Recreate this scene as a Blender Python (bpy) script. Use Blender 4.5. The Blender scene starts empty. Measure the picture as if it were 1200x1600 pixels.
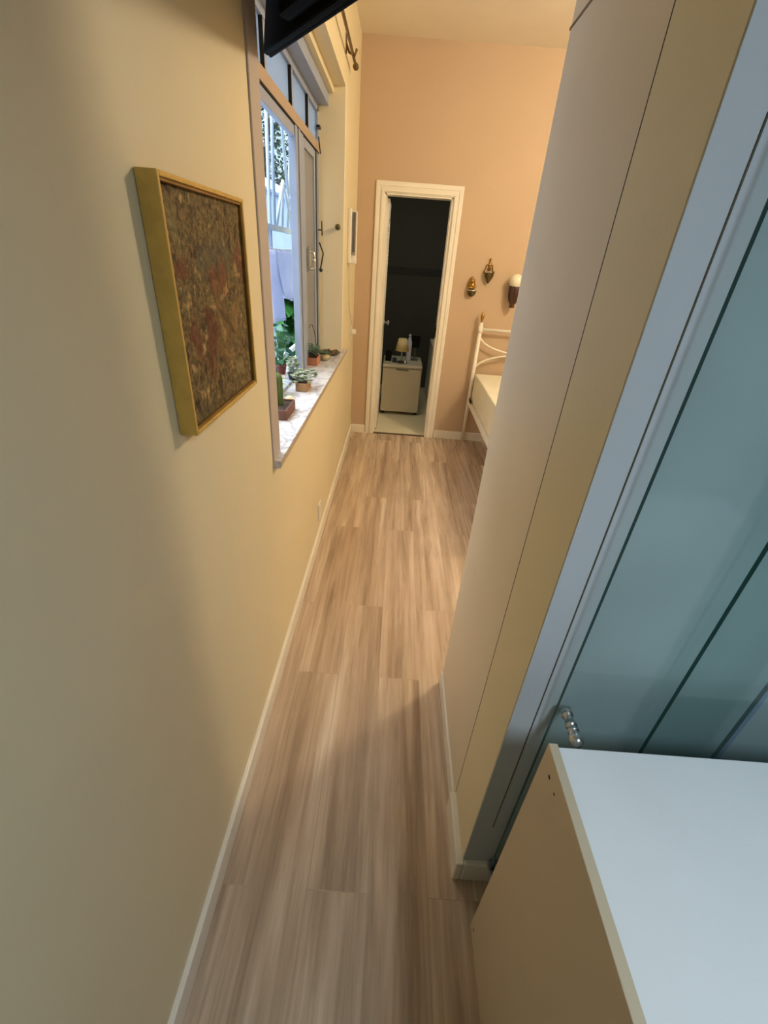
import bpy, bmesh, math, random
from mathutils import Vector, Matrix
random.seed(7)
SC = bpy.context.scene
COL = SC.collection
PI = math.pi

# ------------------------------------------------------------------ materials
def hexc(r, g, b):
    f = lambda c: (c/255/12.92) if c/255 <= .04045 else ((c/255+.055)/1.055)**2.4
    return (f(r), f(g), f(b), 1)

class NT:
    def __init__(s, name):
        s.m = bpy.data.materials.new(name); s.m.use_nodes = True
        s.t = s.m.node_tree; s.n = s.t.nodes; s.l = s.t.links
        s.b = s.n['Principled BSDF']; s.out = s.n['Material Output']
    def add(s, typ, **kw):
        n = s.n.new(typ)
        for k, v in kw.items():
            if hasattr(n, k) and k not in ('Scale',): setattr(n, k, v)
            else: n.inputs[k].default_value = v
        return n
    def link(s, a, b): s.l.new(a, b)
    def coords(s, scale=(1, 1, 1), rot=(0, 0, 0), loc=(0, 0, 0)):
        tc = s.n.new('ShaderNodeTexCoord'); mp = s.n.new('ShaderNodeMapping')
        mp.inputs['Scale'].default_value = scale; mp.inputs['Rotation'].default_value = rot
        mp.inputs['Location'].default_value = loc
        s.link(tc.outputs['Object'], mp.inputs['Vector']); return mp.outputs['Vector']
    def noise(s, vec, scale, detail=4, rough=.5):
        n = s.n.new('ShaderNodeTexNoise'); n.inputs['Scale'].default_value = scale
        n.inputs['Detail'].default_value = detail; n.inputs['Roughness'].default_value = rough
        s.link(vec, n.inputs['Vector']); return n
    def ramp(s, fac, stops):
        r = s.n.new('ShaderNodeValToRGB'); e = r.color_ramp.elements
        while len(e) < len(stops): e.new(.5)
        for i, (p, c) in enumerate(stops): e[i].position = p; e[i].color = c
        s.link(fac, r.inputs['Fac']); return r.outputs['Color']
    def mix(s, fac, a, b, mode='MIX'):
        m = s.n.new('ShaderNodeMix'); m.data_type = 'RGBA'; m.blend_type = mode
        for v, i in ((fac, 0), (a, 6), (b, 7)):
            if hasattr(v, 'links'): s.link(v, m.inputs[i])
            else: m.inputs[i].default_value = v
        return m.outputs[2]
    def math(s, op, a, b=None, clamp=False):
        m = s.n.new('ShaderNodeMath'); m.operation = op; m.use_clamp = clamp
        for v, i in ((a, 0), (b, 1)):
            if v is None: continue
            if hasattr(v, 'links'): s.link(v, m.inputs[i])
            else: m.inputs[i].default_value = v
        return m.outputs[0]
    def bump(s, h, strength=.2, dist=.01):
        b = s.n.new('ShaderNodeBump'); b.inputs['Strength'].default_value = strength
        b.inputs['Distance'].default_value = dist; s.link(h, b.inputs['Height'])
        s.link(b.outputs['Normal'], s.b.inputs['Normal'])

def paint(name, col, rough=.6, var=.06, nscale=3, bump=.08, metallic=0, bscale=90, spec=.5):
    t = NT(name); v = t.coords()
    n = t.noise(v, nscale, 4)
    lo = tuple(c*(1-var) for c in col[:3])+(1,); hi = tuple(min(1, c*(1+var)) for c in col[:3])+(1,)
    t.link(t.ramp(n.outputs['Fac'], [(.3, lo), (.7, hi)]), t.b.inputs['Base Color'])
    t.b.inputs['Roughness'].default_value = rough; t.b.inputs['Metallic'].default_value = metallic
    t.b.inputs['Specular IOR Level'].default_value = spec
    if bump:
        n2 = t.noise(v, bscale, 3); t.bump(n2.outputs['Fac'], bump, .004)
    return t.m

M = {}
M['wall_cream'] = paint('cream_wall_paint', hexc(224, 211, 176), .55, .03, 2, .15, bscale=60)
M['wall_peach'] = paint('peach_wall_paint', hexc(192, 167, 139), .7, .03, 2, .15, bscale=120)
M['wall_pale'] = paint('pale_wall_paint', hexc(224, 210, 186), .5, .03, 3, .15, bscale=60)
M['wall_white'] = paint('white_wall_paint', hexc(196, 198, 198), .5, .03, 3, .1)
M['ceiling'] = paint('ceiling_paint', hexc(235, 226, 208), .8, .02, 3, .1)
M['trim'] = paint('white_gloss_trim', hexc(236, 229, 214), .35, .03, 4, .04)
M['laminate'] = paint('white_laminate', hexc(236, 236, 232), .35, .02, 5, .05, bscale=300)
M['metal_white'] = paint('white_painted_metal', hexc(238, 232, 218), .3, .03, 8, 0)
M['alu'] = paint('brushed_aluminium', hexc(150, 156, 162), .4, .08, 20, .05, metallic=.7)
M['alu_paint'] = paint('grey_painted_frame', hexc(150, 161, 184), .45, .05, 10, 0)
M['bar_tan'] = paint('tan_painted_bar', hexc(174, 154, 136), .4, .05, 6, 0)
M['dark_metal'] = paint('dark_metal', hexc(45, 42, 40), .35, .1, 20, 0, metallic=.6)
M['chrome'] = paint('chrome', hexc(205, 208, 208), .28, .02, 10, 0, metallic=1)
M['brass'] = paint('aged_brass', hexc(170, 130, 60), .3, .2, 60, .1, metallic=.9)
M['brass_dark'] = paint('tarnished_brass', hexc(96, 84, 50), .35, .25, 60, .1, metallic=.7)
M['gold'] = paint('gold_leaf_frame', hexc(204, 168, 84), .42, .12, 30, .1, metallic=.3)
M['gold_dark'] = paint('old_gold_edge', hexc(134, 100, 42), .4, .2, 30, .1, metallic=.5)
M['dark_wood'] = paint('dark_carved_wood', hexc(66, 38, 28), .4, .3, 40, .3)
M['black_plastic'] = paint('black_plastic', hexc(9, 9, 10), .6, .2, 20, .05, spec=.2)
M['grey_plastic'] = paint('grey_plastic', hexc(90, 92, 92), .4, .1, 20, 0)
M['white_plastic'] = paint('white_plastic', hexc(228, 224, 214), .35, .02, 20, 0)
M['tube_grey'] = paint('unlit_tube', hexc(150, 142, 140), .3, .05, 10, 0)
M['enamel'] = paint('fridge_enamel', hexc(205, 198, 176), .3, .02, 5, 0)
M['fabric_white'] = paint('white_bedding', hexc(236, 230, 208), .9, .03, 6, .3, bscale=40)
M['fabric_blue'] = paint('pale_cotton', hexc(222, 226, 240), .9, .04, 6, .2, bscale=40)
M['shade'] = paint('pleated_lamp_shade', hexc(222, 204, 150), .8, .05, 30, .1)
M['globe'] = paint('opal_glass', hexc(232, 226, 204), .2, .02, 6, 0)
M['terracotta'] = paint('terracotta', hexc(172, 112, 84), .8, .1, 20, .3)
M['brown_pot'] = paint('dark_brown_clay', hexc(96, 56, 36), .6, .15, 20, .3)
M['wood_box'] = paint('raw_wood_box', hexc(150, 112, 70), .7, .18, 14, .3)
M['black_pot'] = paint('black_pot', hexc(30, 26, 24), .5, .1, 20, .1)
M['red_pot'] = paint('red_brown_pot', hexc(110, 52, 42), .5, .1, 20, .1)
M['soil'] = paint('soil', hexc(52, 38, 28), .95, .3, 80, .6)
M['leaf'] = paint('green_leaf', hexc(48, 104, 46), .45, .35, 25, .1)
M['leaf_teal'] = paint('blue_green_leaf', hexc(66, 116, 92), .5, .25, 25, .1)
M['leaf_grey'] = paint('grey_green_succulent', hexc(156, 166, 140), .7, .22, 60, .2)
M['leaf_dark'] = paint('dark_tree_leaf', hexc(44, 62, 44), .6, .4, 2, .0)
M['cactus'] = paint('cactus_skin', hexc(76, 98, 44), .6, .3, 60, .3)
M['cream_stone'] = paint('cream_stone', hexc(224, 200, 150), .7, .06, 30, .1)
M['stone'] = paint('brown_shell', hexc(128, 104, 74), .7, .3, 50, .3)
M['stem'] = paint('dry_stem', hexc(88, 82, 60), .7, .2, 40, .1)
M['bark'] = paint('bark', hexc(80, 68, 56), .9, .3, 20, .5)
M['outside_wall'] = paint('pale_render', hexc(146, 160, 176), .9, .06, 2, .1)
M['roof'] = paint('pale_roof', hexc(150, 162, 180), .8, .05, 2, .0)
M['dark_void'] = paint('dark_window_pane', hexc(30, 34, 42), .3, .1, 4, .0)
M['brick'] = paint('brown_render', hexc(150, 118, 100), .9, .15, 8, .1)
M['edge_teal'] = paint('polished_glass_edge', hexc(12, 74, 68), .15, .1, 10, 0)
M['room_shade'] = paint('shaded_room_tone', hexc(76, 78, 70), .8, .05, 3, .1)  # shade of the unlit room put into the wall colour
M['dark_tile'] = paint('border_tile', hexc(38, 41, 40), .5, .35, 60, .1)
M['floor_tile'] = paint('pale_floor_tile', hexc(214, 206, 176), .35, .03, 4, 0)
M['black'] = paint('black_gap', hexc(16, 13, 11), .8, .05, 4, 0)
M['white_cord'] = paint('white_cord', hexc(215, 205, 185), .5, .02, 20, 0)
M['bronze'] = paint('bronze_rod', hexc(110, 84, 46), .4, .15, 30, 0, metallic=.5)
M['blue_item'] = paint('blue_plastic', hexc(32, 58, 84), .4, .1, 20, 0)

def make_floor():
    t = NT('vinyl_plank_floor')
    v = t.coords(rot=(0, 0, PI/2), loc=(.31, .045, 0))
    br = t.n.new('ShaderNodeTexBrick'); t.link(v, br.inputs['Vector'])
    br.offset = .37; br.offset_frequency = 2
    for k, x in dict(Scale=1, **{'Mortar Size': .0012, 'Mortar Smooth': .3, 'Brick Width': 1.22, 'Row Height': .178, 'Bias': 0}).items():
        br.inputs[k].default_value = x
    br.inputs['Color1'].default_value = (0, 0, 0, 1); br.inputs['Color2'].default_value = (1, 1, 1, 1)
    br.inputs['Mortar'].default_value = (.3, .3, .3, 1)
    # offset grain per plank
    tc = t.coords()
    add = t.n.new('ShaderNodeVectorMath'); add.operation = 'MULTIPLY_ADD'
    t.link(br.outputs['Color'], add.inputs[0]); add.inputs[1].default_value = (7, 13, 5); t.link(tc, add.inputs[2])
    mp = t.n.new('ShaderNodeMapping'); mp.inputs['Scale'].default_value = (15, .7, 1); t.link(add.outputs[0], mp.inputs['Vector'])
    n1 = t.noise(mp.outputs['Vector'], 1.0, 5, .6); n1.inputs['Distortion'].default_value = .5
    mp2 = t.n.new('ShaderNodeMapping'); mp2.inputs['Scale'].default_value = (62, 2.0, 1); t.link(add.outputs[0], mp2.inputs['Vector'])
    n2 = t.noise(mp2.outputs['Vector'], 1.0, 4, .6)
    c1 = t.ramp(n1.outputs['Fac'], [(.30, hexc(146, 124, 104)), (.44, hexc(176, 154, 130)), (.56, hexc(196, 174, 150)), (.70, hexc(222, 206, 184))])
    c2 = t.ramp(n2.outputs['Fac'], [(.3, (.84, .82, .80, 1)), (.7, (1.12, 1.12, 1.12, 1))])
    c = t.mix(.8, c1, c2, 'MULTIPLY')
    tone = t.ramp(br.outputs['Color'], [(0, (.97, .965, .96, 1)), (1, (1.03, 1.025, 1.02, 1))])
    c = t.mix(1, c, tone, 'MULTIPLY')
    c = t.mix(t.math('MULTIPLY', br.outputs['Fac'], .14), c, hexc(70, 52, 40))
    t.link(c, t.b.inputs['Base Color'])
    t.b.inputs['Specular IOR Level'].default_value = .5
    r = t.math('MULTIPLY_ADD', n2.outputs['Fac'], .15)
    r.node.inputs[2].default_value = .2
    t.link(r, t.b.inputs['Roughness'])
    t.bump(n2.outputs['Fac'], .12, .002)
    return t.m
M['floor'] = make_floor()

def make_marble():
    t = NT('veined_marble'); v = t.coords(scale=(1, 1, 1))
    n = t.noise(v, 7, 6, .6); n.inputs['Distortion'].default_value = 1.5
    c = t.ramp(n.outputs['Fac'], [(.35, hexc(214, 210, 206)), (.47, hexc(200, 198, 198)), (.52, hexc(160, 156, 160)), (.58, hexc(206, 204, 204)), (.7, hexc(222, 220, 218))])
    t.link(c, t.b.inputs['Base Color']); t.b.inputs['Roughness'].default_value = .3
    return t.m
M['marble'] = make_marble()
M['trim_grey'] = paint('grey_beige_trim', hexc(178, 168, 162), .5, .03, 3, .1)
M['side_bounce'] = paint('cream_bounce_laminate', hexc(204, 186, 156), .4, .02, 5, .05)  # cream laminate with warm bounce from the left wall put into the tone
M['grille_white'] = paint('toned_white_metal', hexc(172, 184, 200), .4, .05, 8, 0)  # white metal darkened to hold under the bright sky

def make_cloth():
    t = NT('washed_cotton'); v = t.coords(); n = t.noise(v, 6, 3); t.n.remove(t.b)
    c = t.ramp(n.outputs['Fac'], [(.3, hexc(206, 210, 226)), (.7, hexc(220, 222, 234))])
    d = t.n.new('ShaderNodeBsdfDiffuse'); l = t.n.new('ShaderNodeBsdfTranslucent'); m = t.n.new('ShaderNodeMixShader'); m.inputs[0].default_value = .5
    t.link(c, d.inputs['Color']); t.link(c, l.inputs['Color']); t.link(d.outputs[0], m.inputs[1]); t.link(l.outputs[0], m.inputs[2])
    t.link(m.outputs[0], t.out.inputs['Surface']); return t.m
M['cloth_outside'] = make_cloth()
M['tv_black'] = paint('matt_black_shell', hexc(6, 6, 7), .7, .2, 20, 0, spec=.06)
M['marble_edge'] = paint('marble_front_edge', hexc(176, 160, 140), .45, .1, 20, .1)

def make_glass(name, tint, refl=.5, rough=.02, frost=0.0, frostcol=(.8, .85, .85, 1)):
    t = NT(name); t.n.remove(t.b)
    v = t.coords(); n = t.noise(v, 4, 3)
    tr = t.n.new('ShaderNodeBsdfTransparent')
    lo = tuple(c*.94 for c in tint[:3])+(1,)
    t.link(t.ramp(n.outputs['Fac'], [(.3, lo), (.7, tint)]), tr.inputs['Color'])
    gl = t.n.new('ShaderNodeBsdfGlossy'); gl.inputs['Roughness'].default_value = rough
    fr = t.n.new('ShaderNodeFresnel'); fr.inputs['IOR'].default_value = 1.5
    ge = t.n.new('ShaderNodeNewGeometry'); f = t.math('MULTIPLY', fr.outputs['Fac'], t.math('MULTIPLY', t.math('SUBTRACT', 1.0, ge.outputs['Backfacing']), refl))
    mx = t.n.new('ShaderNodeMixShader'); t.link(f, mx.inputs[0])
    base = tr.outputs[0]
    if frost:
        tl = t.n.new('ShaderNodeBsdfTranslucent'); tl.inputs['Color'].default_value = frostcol
        df = t.n.new('ShaderNodeBsdfDiffuse'); df.inputs['Color'].default_value = frostcol
        m0 = t.n.new('ShaderNodeMixShader'); m0.inputs[0].default_value = .45
        t.link(tl.outputs[0], m0.inputs[1]); t.link(df.outputs[0], m0.inputs[2])
        m1 = t.n.new('ShaderNodeMixShader'); m1.inputs[0].default_value = frost
        t.link(tr.outputs[0], m1.inputs[1]); t.link(m0.outputs[0], m1.inputs[2]); base = m1.outputs[0]
    t.link(base, mx.inputs[1]); t.link(gl.outputs[0], mx.inputs[2])
    t.link(mx.outputs[0], t.out.inputs['Surface']); return t.m
M['glass_teal'] = make_glass('green_tinted_glass', (.91, .965, .955, 1), .8, .06, .05, (.6, .72, .70, 1))
M['glass_clear'] = make_glass('clear_glass', (.93, .96, .96, 1), 1)
M['glass_frost'] = make_glass('frosted_glass', (.5, .6, .66, 1), .3, .25, .95, (.44, .54, .64, 1))
M['glass_etched'] = make_glass('etched_glass', (.3, .3, .28, 1), .3, .3, .97, (.40, .37, .32, 1))

def make_tapestry():
    t = NT('faded_tapestry')
    v = t.coords()                    # y .. width, z .. height in metres about the centre
    nz = t.noise(v, 16, 6)
    off = t.n.new('ShaderNodeVectorMath'); off.operation = 'MULTIPLY_ADD'
    t.link(nz.outputs['Color'], off.inputs[0]); off.inputs[1].default_value = (.12, .12, .12); t.link(v, off.inputs[2])
    w = off.outputs[0]
    n1 = t.noise(v, 24, 6, .7); n2 = t.noise(v, 75, 5, .7)
    c = t.ramp(n1.outputs['Fac'], [(.34, hexc(52, 42, 28)), (.43, hexc(92, 76, 50)), (.49, hexc(128, 106, 70)), (.53, hexc(84, 80, 52)), (.58, hexc(118, 98, 66)), (.64, hexc(160, 136, 94))])
    c = t.mix(.75, c, t.ramp(n2.outputs['Fac'], [(.38, (.4, .38, .34, 1)), (.5, (1, 1, 1, 1)), (.62, (1.6, 1.5, 1.3, 1))]), 'MULTIPLY')
    sep = t.n.new('ShaderNodeSeparateXYZ'); t.link(w, sep.inputs[0])
    def blob(c, y, z, ry, rz, col, s=.8):
        a = t.math('DIVIDE', t.math('SUBTRACT', sep.outputs['Y'], y+.06), ry)
        b = t.math('DIVIDE', t.math('SUBTRACT', sep.outputs['Z'], z+.06), rz)
        d = t.math('ADD', t.math('MULTIPLY', a, a), t.math('MULTIPLY', b, b))
        f = t.math('MULTIPLY', t.math('SUBTRACT', 1.3, d, True), 1.6, True)
        f = t.math('MULTIPLY', f, s)
        return t.mix(f, c, col)
    c = blob(c, .03, .09, .11, .035, hexc(84, 84, 70), 0.44)
    c = blob(c, -.15, .09, .022, .03, hexc(108, 44, 36), 0.53)
    c = blob(c, .165, .085, .02, .028, hexc(110, 48, 38), 0.53)
    c = blob(c, .0, .045, .02, .028, hexc(134, 70, 44), 0.44)
    c = blob(c, .055, .045, .018, .03, hexc(126, 62, 40), 0.44)
    c = blob(c, .02, -.05, .04, .07, hexc(116, 88, 54), 0.44)
    c = blob(c, -.11, -.055, .028, .035, hexc(112, 52, 40), 0.5)
    c = blob(c, -.04, -.05, .028, .05, hexc(96, 32, 26), 0.56)
    c = blob(c, -.06, -.11, .03, .03, hexc(104, 48, 36), 0.37)
    c = blob(c, -.15, .14, .02, .035, hexc(140, 130, 84), 0.37)
    c = blob(c, .10, -.02, .02, .03, hexc(160, 120, 72), 0.31)
    c = blob(c, .10, -.14, .02, .02, hexc(158, 142, 100), 0.37)
    c = blob(c, -.12, -.18, .06, .02, hexc(70, 70, 54), 0.44)
    c = t.mix(1, c, (.98, .95, .88, 1), 'MULTIPLY')
    t.link(c, t.b.inputs['Base Color']); t.b.inputs['Roughness'].default_value = .75
    t.b.inputs['Specular IOR Level'].default_value = .25
    t.bump(n2.outputs['Fac'], .4, .003)
    return t.m
M['tapestry'] = make_tapestry()

# ------------------------------------------------------------------ mesh builder
class MB:
    def __init__(s): s.bm = bmesh.new(); s.mi = 0
    def box(s, x0, x1, y0, y1, z0, z1, bevel=0, seg=2, rot=None, about=None):
        r = bmesh.ops.create_cube(s.bm, size=1)
        vs = r['verts']
        for v in vs: v.co = Vector(((x0+x1)/2+v.co.x*(x1-x0), (y0+y1)/2+v.co.y*(y1-y0), (z0+z1)/2+v.co.z*(z1-z0)))
        if rot is not None:
            c = Vector(about if about else ((x0+x1)/2, (y0+y1)/2, (z0+z1)/2))
            bmesh.ops.rotate(s.bm, verts=vs, cent=c, matrix=rot)
        fs = set(f for v in vs for f in v.link_faces)
        for f in fs: f.material_index = s.mi
        if bevel:
            es = list(set(e for v in vs for e in v.link_edges))
            bmesh.ops.bevel(s.bm, geom=es, offset=bevel, segments=seg, affect='EDGES', profile=.5)
        return s
    def ring(s, c, u, w, r, n):
        return [s.bm.verts.new(c+u*(r*math.cos(2*PI*i/n))+w*(r*math.sin(2*PI*i/n))) for i in range(n)]
    def tube(s, pts, r, n=10, cap=True):
        pts = [Vector(p) for p in pts]; rs = r if isinstance(r, (list, tuple)) else [r]*len(pts)
        prev = None; up = None
        for i, p in enumerate(pts):
            a = pts[max(0, i-1)]; b = pts[min(len(pts)-1, i+1)]; d = (b-a).normalized()
            if up is None:
                up = Vector((0, 0, 1)) if abs(d.z) < .9 else Vector((1, 0, 0))
            u = d.cross(up).normalized(); up = u.cross(d).normalized()
            rg = s.ring(p, u, up, rs[i], n)
            if prev:
                for k in range(n):
                    f = s.bm.faces.new((prev[k], prev[(k+1) % n], rg[(k+1) % n], rg[k])); f.smooth = True; f.material_index = s.mi
            elif cap: f = s.bm.faces.new(list(reversed(rg))); f.material_index = s.mi
            prev = rg
        if cap: f = s.bm.faces.new(prev); f.material_index = s.mi
        return s
    def lathe(s, prof, c=(0, 0, 0), n=20, axis='Z', half=False, squash=1):
        c = Vector(c); prev = None
        ax = {'Z': (Vector((1, 0, 0)), Vector((0, 1, 0)), Vector((0, 0, 1))),
              'Y': (Vector((1, 0, 0)), Vector((0, 0, 1)), Vector((0, -1, 0))),
              'X': (Vector((0, 1, 0)), Vector((0, 0, 1)), Vector((1, 0, 0)))}[axis]
        for (r, h) in prof:
            rg = [s.bm.verts.new(c+ax[0]*(max(r, 1e-5)*math.cos(2*PI*i/n))+ax[1]*(squash*max(r, 1e-5)*math.sin(2*PI*i/n))+ax[2]*h) for i in range(n)]
            if prev:
                for k in range(n):
                    f = s.bm.faces.new((prev[k], prev[(k+1) % n], rg[(k+1) % n], rg[k])); f.smooth = True; f.material_index = s.mi
            else: s.bm.faces.new(list(reversed(rg))).material_index = s.mi
            prev = rg
        s.bm.faces.new(prev).material_index = s.mi
        return s
    def ball(s, c, r, sx=1, sy=1, sz=1, n=14):
        rr = bmesh.ops.create_uvsphere(s.bm, u_segments=n, v_segments=max(6, n//2+2), radius=r)
        for v in rr['verts']: v.co = Vector((c[0]+v.co.x*sx, c[1]+v.co.y*sy, c[2]+v.co.z*sz))
        for v in rr['verts']:
            for f in v.link_faces: f.smooth = True; f.material_index = s.mi
        return s
    def poly(s, pts):
        f = s.bm.faces.new([s.bm.verts.new(Vector(p)) for p in pts]); f.material_index = s.mi; return s
    def leaf(s, base, d, length, width, droop=.3, roll=0, seg=5, cup=.2):
        base = Vector(base); d = Vector(d).normalized()
        side = d.cross(Vector((0, 0, 1)))
        if side.length < .1: side = Vector((1, 0, 0))
        side.normalize(); side = Matrix.Rotation(roll, 3, d) @ side
        nrm = side.cross(d).normalized()
        prev = None; p = base.copy(); dd = d.copy()
        for i in range(seg+1):
            t = i/seg
            w = width*math.sin(PI*min(1, max(0, t))**.8)*.5+.0006
            l = s.bm.verts.new(p-side*w+nrm*(w*cup)); m = s.bm.verts.new(p); r = s.bm.verts.new(p+side*w+nrm*(w*cup))
            if prev:
                for a, b in ((0, 1), (1, 2)):
                    f = s.bm.faces.new((prev[a], prev[b], (l, m, r)[b], (l, m, r)[a])); f.smooth = True; f.material_index = s.mi
            prev = (l, m, r)
            dd = (dd+Vector((0, 0, -droop/seg))).normalized(); p = p+dd*(length/seg)
        return s
    def build(s, name, mat, parent=None, solid=0, origin=None):
        me = bpy.data.meshes.new(name)
        bmesh.ops.recalc_face_normals(s.bm, faces=s.bm.faces[:])
        s.bm.to_mesh(me); s.bm.free()
        for m in (mat if isinstance(mat, (list, tuple)) else [mat]): me.materials.append(m)
        o = bpy.data.objects.new(name, me); COL.objects.link(o)
        if parent is not None:
            o.parent = parent
            P = Vector((0, 0, 0)); q = parent
            while q is not None: P += q.location; q = q.parent
            me.transform(Matrix.Translation(-P))
        else:
            c = Vector(origin) if origin else sum((Vector(b) for b in o.bound_box), Vector())/8
            if origin is None: c.z = min(b[2] for b in o.bound_box)
            me.transform(Matrix.Translation(-c)); o.location = c
        if solid:
            md = o.modifiers.new('solid', 'SOLIDIFY'); md.thickness = solid; md.offset = 0
        return o

def tag(o, label, cat, group=None, kind=None):
    o['label'] = label; o['category'] = cat
    if group: o['group'] = group
    if kind: o['kind'] = kind
    return o
def thing(name, label, cat, loc, group=None):
    o = bpy.data.objects.new(name, None); COL.objects.link(o); o.location = loc; o.empty_display_size = .05
    return tag(o, label, cat, group)
def struct(name, mb, mat, label=None, parent=None, cat=None):
    o = mb.build(name, mat, parent)
    if parent is None:
        o['kind'] = 'structure'
        if label: o['label'] = label; o['category'] = cat or name.split('_')[0]
    return o
def bx(*a, **k): return MB().box(*a, **k)

XL = -.40      # left wall face
YF = 4.386     # far wall face
ZC = 2.96      # ceiling
# window opening in the left wall
WY0, WY1, WZ0, WZ1 = 1.505, 3.45, .945, 2.45
XO = -.64      # outer face of the left wall
PX, PY0, PY1 = .315, .61, 1.31     # the partition

# ------------------------------------------------------------------ room shell
struct('floor', bx(XL-.24, 3.3, -2.4, YF+.02, -.1, 0), M['floor'], 'wood-look plank floor running the length of the corridor', cat='floor')
struct('ceiling', bx(XL-.24, 3.3, -2.4, YF+.12, ZC, ZC+.1), M['ceiling'], 'plain cream ceiling above the peach wall', cat='ceiling')
w = MB()
w.box(XO, XL, -2.4, WY0, 0, ZC).box(XO, XL, WY1, YF, 0, ZC).box(XO, XL, WY0, WY1, 0, WZ0-.02).box(XO, XL, WY0, WY1, WZ1, ZC)
w.box(XO, -.47, WY0, WY1, 2.415, WZ1)
struct('wall_left', w, M['wall_cream'], 'long cream wall holding the framed picture and the window', cat='wall')
w = MB()
DX0, DX1, DZ = -.172, .385, 2.055
w.box(XO, DX0, YF, YF+.12, 0, ZC).box(DX1, 3.3, YF, YF+.12, 0, ZC).box(DX0, DX1, YF, YF+.12, DZ, ZC)
struct('wall_far', w, M['wall_peach'], 'peach end wall around the open doorway', cat='wall')
struct('wall_right', bx(3.3, 3.4, -2.4, YF+.12, 0, ZC), M['wall_cream'])
struct('wall_back', bx(XO, 3.3, -2.5, -2.4, 0, ZC), M['dark_wood'])
# partition: pale panel towards the bedroom, cream jamb, white face towards the camera
w = MB()
w.box(PX, 3.3, PY0+.19, PY1, 0, ZC, bevel=.004)
struct('wall_partition', w, M['wall_pale'], 'pale grey partition beside the corridor, nearer than the bed', cat='wall')
w = MB()
w.box(PX-.002, PX+.012, PY0+.001, PY0+.187, 0, ZC, bevel=.001)
struct('wall_jamb', w, M['wall_cream'], 'cream vertical jamb strip at the near end of the partition', cat='wall')
struct('wall_closet', bx(PX-.001, 3.3, PY0-.002, PY0+.187, 0, ZC), M['wall_white'], 'white wall behind the green tinted glass panes', cat='wall')
struct('trim_1', bx(PX-.0015, PX+.01, PY0+.186, PY0+.191, .09, ZC), M['black'], 'thin dark vertical gap between partition panel and jamb', cat='trim')
struct('trim_2', bx(PX-.0015, PX+.01, PY0+.3, PY1+.0015, 2.048, 2.053), M['dark_wood'], 'thin dark horizontal joint high on the partition panel', cat='trim')

# baseboards
BH = .085
def skirting(name, x0, x1, y0, y1, label, h=BH, bev=.004):
    return struct(name, bx(x0, x1, y0, y1, 0, h, bevel=bev), M['trim'], label, cat='baseboard')
skirting('baseboard_left', XL-.002, XL+.014, -2.4, YF, 'white baseboard along the foot of the long cream wall')
skirting('baseboard_far_left', XL+.014, DX0-.08, YF-.014, YF+.002, 'short white baseboard left of the doorway')
skirting('baseboard_far_right', DX1+.08, 3.3, YF-.014, YF+.002, 'white baseboard right of the doorway under the bed')
skirting('baseboard_partition', PX-.008, PX+.001, PY0+.187, PY1, 'thin white baseboard along the partition panel', .07, .002)
skirting('baseboard_jamb', PX-.022, PX+.001, PY0-.016, PY0+.187, 'thicker white baseboard block at the foot of the jamb', .1)
skirting('baseboard_closet', PX+.0015, 1.4, PY0-.016, PY0+.0, 'white baseboard under the glass panes', .1)

# door casing around the far doorway
c = MB()
def casing(mb, x0, x1, z1, y, wd=.078):
    for (a, b, d) in ((0, wd, .012), (.008, .03, .020), (.045, wd-.004, .017)):
        mb.box(x0-b, x0-a, y-d, y, 0, z1+a, bevel=.002)
        mb.box(x1+a, x1+b, y-d, y, 0, z1+a, bevel=.002)
        mb.box(x0-b, x1+b, y-d, y, z1+a, z1+b, bevel=.002)
casing(c, DX0, DX1, DZ, YF)
dr = struct('door_1', c, M['trim'], 'white moulded door casing of the open doorway', cat='door')
j = MB(); j.box(DX0-.003, DX0+.012, YF-.004, YF+.125, 0, DZ).box(DX1-.012, DX1+.003, YF-.004, YF+.125, 0, DZ).box(DX0, DX1, YF-.004, YF+.125, DZ-.012, DZ+.003)
j.box(DX0+.012, DX0+.02, YF+.05, YF+.075, 0, DZ-.012)
j.build('door_jamb', M['trim'], dr)
bx(DX0+.004, DX0+.0145, YF+.085, YF+.12, 1.76, 1.84).build('hinge', M['dark_metal'], dr)
MB().box(DX1-.016, DX1-.010, YF+.03, YF+.07, .98, 1.08).lathe([(.0, 0), (.011, .002), (.012, .012), (.0, .02)], (DX1-.016, YF+.05, 1.05), 12, 'Y').build('strike_plate', M['dark_metal'], dr)
struct('trim_3', bx(DX0, DX1, YF+.0, YF+.03, -.002, .004), M['dark_wood'], 'thin dark threshold strip under the doorway', cat='trim')

# utility room beyond the doorway
RX0, RX1, RY1 = -.42, .95, 6.4
struct('floor_utility', bx(RX0, RX1, YF+.02, RY1, -.1, .0), M['floor_tile'], 'pale tiled floor beyond the doorway', cat='floor')
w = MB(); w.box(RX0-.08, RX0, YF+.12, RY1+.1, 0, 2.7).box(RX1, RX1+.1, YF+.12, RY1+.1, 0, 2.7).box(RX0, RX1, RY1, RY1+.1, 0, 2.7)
struct('wall_utility', w, M['room_shade'], 'unlit wall of the small room beyond the doorway', cat='wall')
struct('ceiling_utility', bx(RX0-.08, RX1+.1, YF+.12, RY1+.1, 2.7, 2.8), M['room_shade'])
struct('trim_4', bx(RX0, RX1, RY1-.008, RY1, 1.42, 1.50), M['dark_tile'], 'dark patterned tile border on the utility room wall', cat='trim')

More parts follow.
